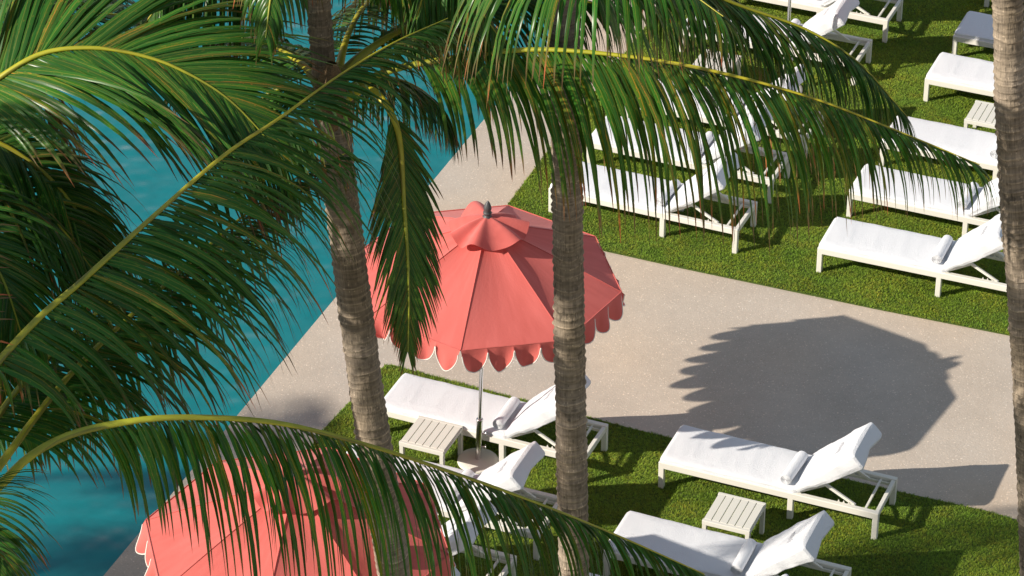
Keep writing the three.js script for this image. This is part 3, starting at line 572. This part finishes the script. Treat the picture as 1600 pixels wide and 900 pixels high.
palm('coconut palm beside the pool bearing the long arching frond over the lower parasol', [[-4.3, 0, 12.6], [-4.1, 1.8, 12.5], [-3.85, 3.6, 12.3], [-3.65, 5.2, 12.1], [-3.52, 6.24, 12.04]], 0.155, 0.13, 12, (t, loc, top) => {
  frond(t, loc([[-3.51, 6.28, 12.03], [-3.39, 6.42, 11.94], [-3.19, 6.56, 11.85], [-3.02, 6.70, 11.76], [-2.77, 6.79, 11.64], [-2.35, 6.84, 11.55], [-2.02, 6.80, 11.46], [-1.50, 6.71, 11.39], [-0.98, 6.55, 11.38], [-0.41, 6.34, 11.40], [0.12, 6.12, 11.42], [0.66, 5.88, 11.46], [1.25, 5.60, 11.52]]), { seed: 71, droop: 4.8, len: 1.4, tone: 1.12, split: 105, n: 120, t0: 0.22, lift: -1.05, ang: 1.2, angTip: 0.32, wid: 0.052, warm: 0.05 });
  frond(t, loc([[-3.55, 6.18, 11.86], [-3.42, 6.25, 11.58], [-3.29, 6.31, 11.30], [-2.95, 6.52, 10.69], [-2.69, 6.61, 10.27], [-2.19, 6.76, 9.58], [-1.89, 6.80, 9.08], [-1.53, 6.83, 8.58], [-1.19, 6.83, 8.23]]), { seed: 72, droop: 2.6, len: 1.15, n: 116, t0: 0.2, lift: -0.4, lifts: [0, -0.9], ang: 1.2, wid: 0.055 });
  frond(t, loc([[-3.53, 6.33, 12.00], [-3.49, 6.69, 11.77], [-3.37, 6.97, 11.47], [-3.05, 7.18, 10.97], [-2.77, 7.30, 10.66], [-2.35, 7.53, 10.27], [-1.89, 7.69, 9.70], [-1.57, 7.73, 9.31], [-1.17, 7.79, 8.80], [-0.82, 7.83, 8.42], [-0.45, 7.83, 8.06]]), { seed: 73, droop: 2.0, len: 1.35, split: 45, n: 124, t0: 0.2, ang: 1.25, angTip: 0.4, wid: 0.060, lift: -0.4, lifts: [0, -1.0] });
  frond(t, loc([[-3.58, 6.04, 11.71], [-3.53, 6.15, 11.16], [-3.34, 6.30, 10.59], [-2.99, 6.40, 9.93], [-2.57, 6.44, 9.31], [-2.13, 6.40, 8.74], [-1.74, 6.37, 8.40]]), { seed: 75, droop: 2.4, len: 1.0, n: 100, t0: 0.2, lift: -0.4, lifts: [0, -0.9], ang: 1.15 });
  frond(t, loc([[-3.51, 6.28, 12.03], [-3.40, 6.69, 12.24], [-3.25, 6.92, 12.45], [-3.13, 6.93, 12.68], [-3.05, 6.76, 12.91], [-3.03, 6.51, 13.07]]), { seed: 74, droop: 1.8, len: 0.55, n: 60, wid: 0.04 });
  freeFronds(t, top, [[180, 0.6, 4.4], [150, 0.9, 4.4], [210, 1.0, 4.4], [120, 0.5, 4.2], [240, 1.25, 4.3], [90, 0.8, 4.2]], 750);
});
palm('coconut palm beside the pool with a broad frond of straight glossy leaflets', [[-5.9, 0, 10.6], [-5.6, 2, 10.2], [-5.1, 4.2, 9.4], [-4.6, 6.0, 8.65], [-4.41, 6.75, 8.40]], 0.155, 0.13, 14, (t, loc, top) => {
  frond(t, loc([[-4.35, 6.92, 8.65], [-3.84, 7.36, 8.48], [-3.56, 7.58, 8.46], [-3.26, 7.72, 8.37], [-2.89, 7.75, 8.35], [-2.52, 7.69, 8.38], [-2.30, 7.62, 8.43], [-2.00, 7.47, 8.53], [-1.78, 7.29, 8.64], [-1.58, 7.08, 8.78]]), { seed: 81, droop: 1.0, len: 1.5, split: 105, n: 118, t0: 0.2, ang: 0.95, angTip: 0.35, wid: 0.062, lift: 0.1, roll: 0.35 });
  frond(t, loc([[-4.41, 6.76, 8.39], [-3.99, 6.87, 8.44], [-3.58, 6.74, 8.52], [-3.22, 6.51, 8.67], [-2.94, 6.21, 8.87]]), { seed: 82, droop: 1.8, len: 1.0, n: 92, t0: 0.15 });
  frond(t, loc([[-4.41, 6.76, 8.39], [-4.13, 6.88, 8.67], [-3.83, 6.76, 8.99], [-3.54, 6.48, 9.29], [-3.37, 6.07, 9.55]]), { seed: 83, droop: 1.8, len: 1.0, n: 92, t0: 0.15 });
  frond(t, loc([[-4.43, 6.71, 8.30], [-4.11, 6.92, 8.17], [-3.75, 6.92, 8.17], [-3.34, 6.71, 8.30], [-3.02, 6.37, 8.52], [-2.83, 6.02, 8.75]]), { seed: 87, droop: 2.2, len: 1.0, n: 92, t0: 0.15 });
  frond(t, loc([[-4.37, 6.79, 8.61], [-4.16, 6.74, 8.88], [-3.87, 6.46, 9.18], [-3.63, 6.18, 9.48], [-3.50, 5.77, 9.74]]), { seed: 88, droop: 2.0, len: 0.9, n: 84, t0: 0.15 });
  frond(t, loc([[-4.43, 6.79, 8.25], [-4.21, 7.18, 7.64], [-3.96, 7.34, 7.06], [-3.59, 7.32, 6.60], [-3.16, 7.09, 6.27]]), { seed: 84, droop: 1.3, len: 1.0, split: 40, n: 84, t0: 0.15, wid: 0.056 });
  frond(t, loc([[-4.47, 6.65, 8.11], [-4.14, 7.07, 7.24], [-3.72, 7.10, 6.50], [-3.17, 6.91, 5.92], [-2.63, 6.46, 5.61]]), { seed: 85, droop: 2.4, len: 0.9, n: 84, t0: 0.15 });
  frond(t, loc([[-4.41, 6.79, 8.3], [-4.0, 7.2, 7.7], [-3.4, 7.3, 7.1], [-2.8, 7.1, 6.7], [-2.35, 6.6, 6.5]]), { seed: 89, droop: 2.4, len: 0.85, n: 84, t0: 0.15 });
  frond(t, loc([[-4.49, 6.56, 8.04], [-4.02, 6.85, 7.62], [-3.58, 6.91, 7.34], [-3.32, 6.67, 7.50], [-3.23, 6.24, 7.78]]), { seed: 86, droop: 3.6, len: 0.55, n: 70, dry: 1, wid: 0.026, t0: 0.3 });
  freeFronds(t, top, [[180, 0.6, 4.4], [150, 0.9, 4.4], [210, 1.0, 4.4], [240, 0.9, 4.2], [265, 1.2, 4.3], [110, 0.9, 3.8]], 850);
});
// two palms on the far side of the pool, out of the picture: their crowns shade the terrace along the water
for (const [x, z, seed, which] of [[-19.6, 8.9, 21, 'nearest the lounger lawns'], [-19.9, 11.1, 22, 'between its two neighbours'], [-20.2, 13.5, 23, 'farthest from the lounger lawns']]) palm('tall coconut palm across the pool, ' + which, [[x + 0.5, 0, z + 0.3], [x + 0.3, 3, z + 0.2], [x + 0.1, 6, z + 0.1], [x, 9, z]], 0.17, 0.13, seed, (t, loc, top) => {
  freeFronds(t, top, [0, 1, 2, 3, 4, 5, 6, 7, 8, 9, 10, 11, 12, 13].map((k) => [k * 77 + seed * 11, [0.9, 0.45, 0.1][k % 3], 2.8]), seed * 50, { n: 56, wid: 0.07 });
});

// a taller palm beside the pool, out of the picture: its crown shades the fronds of its neighbours
palm('tallest coconut palm beside the pool, its crown above the neighbouring palms', [[-6.9, 0, 14.2], [-7.0, 3.4, 14.0], [-7.2, 7, 13.5], [-7.6, 10.2, 13.0]], 0.17, 0.13, 31, (t, loc, top) => {
  freeFronds(t, top, [0, 1, 2, 3, 4, 5, 6, 7, 8, 9, 10, 11, 12, 13, 14, 15].map((k) => [k * 67.5 + 9, [1.0, 0.5, 0.15, -0.1][k % 4], 3.3]), 1700, { n: 60, wid: 0.065 });
});

// ---------------------------------------------------------------- finish
scene.traverse((o) => { if (o.isMesh) { o.castShadow = true; o.receiveShadow = true; } });
renderer.render(scene, camera);
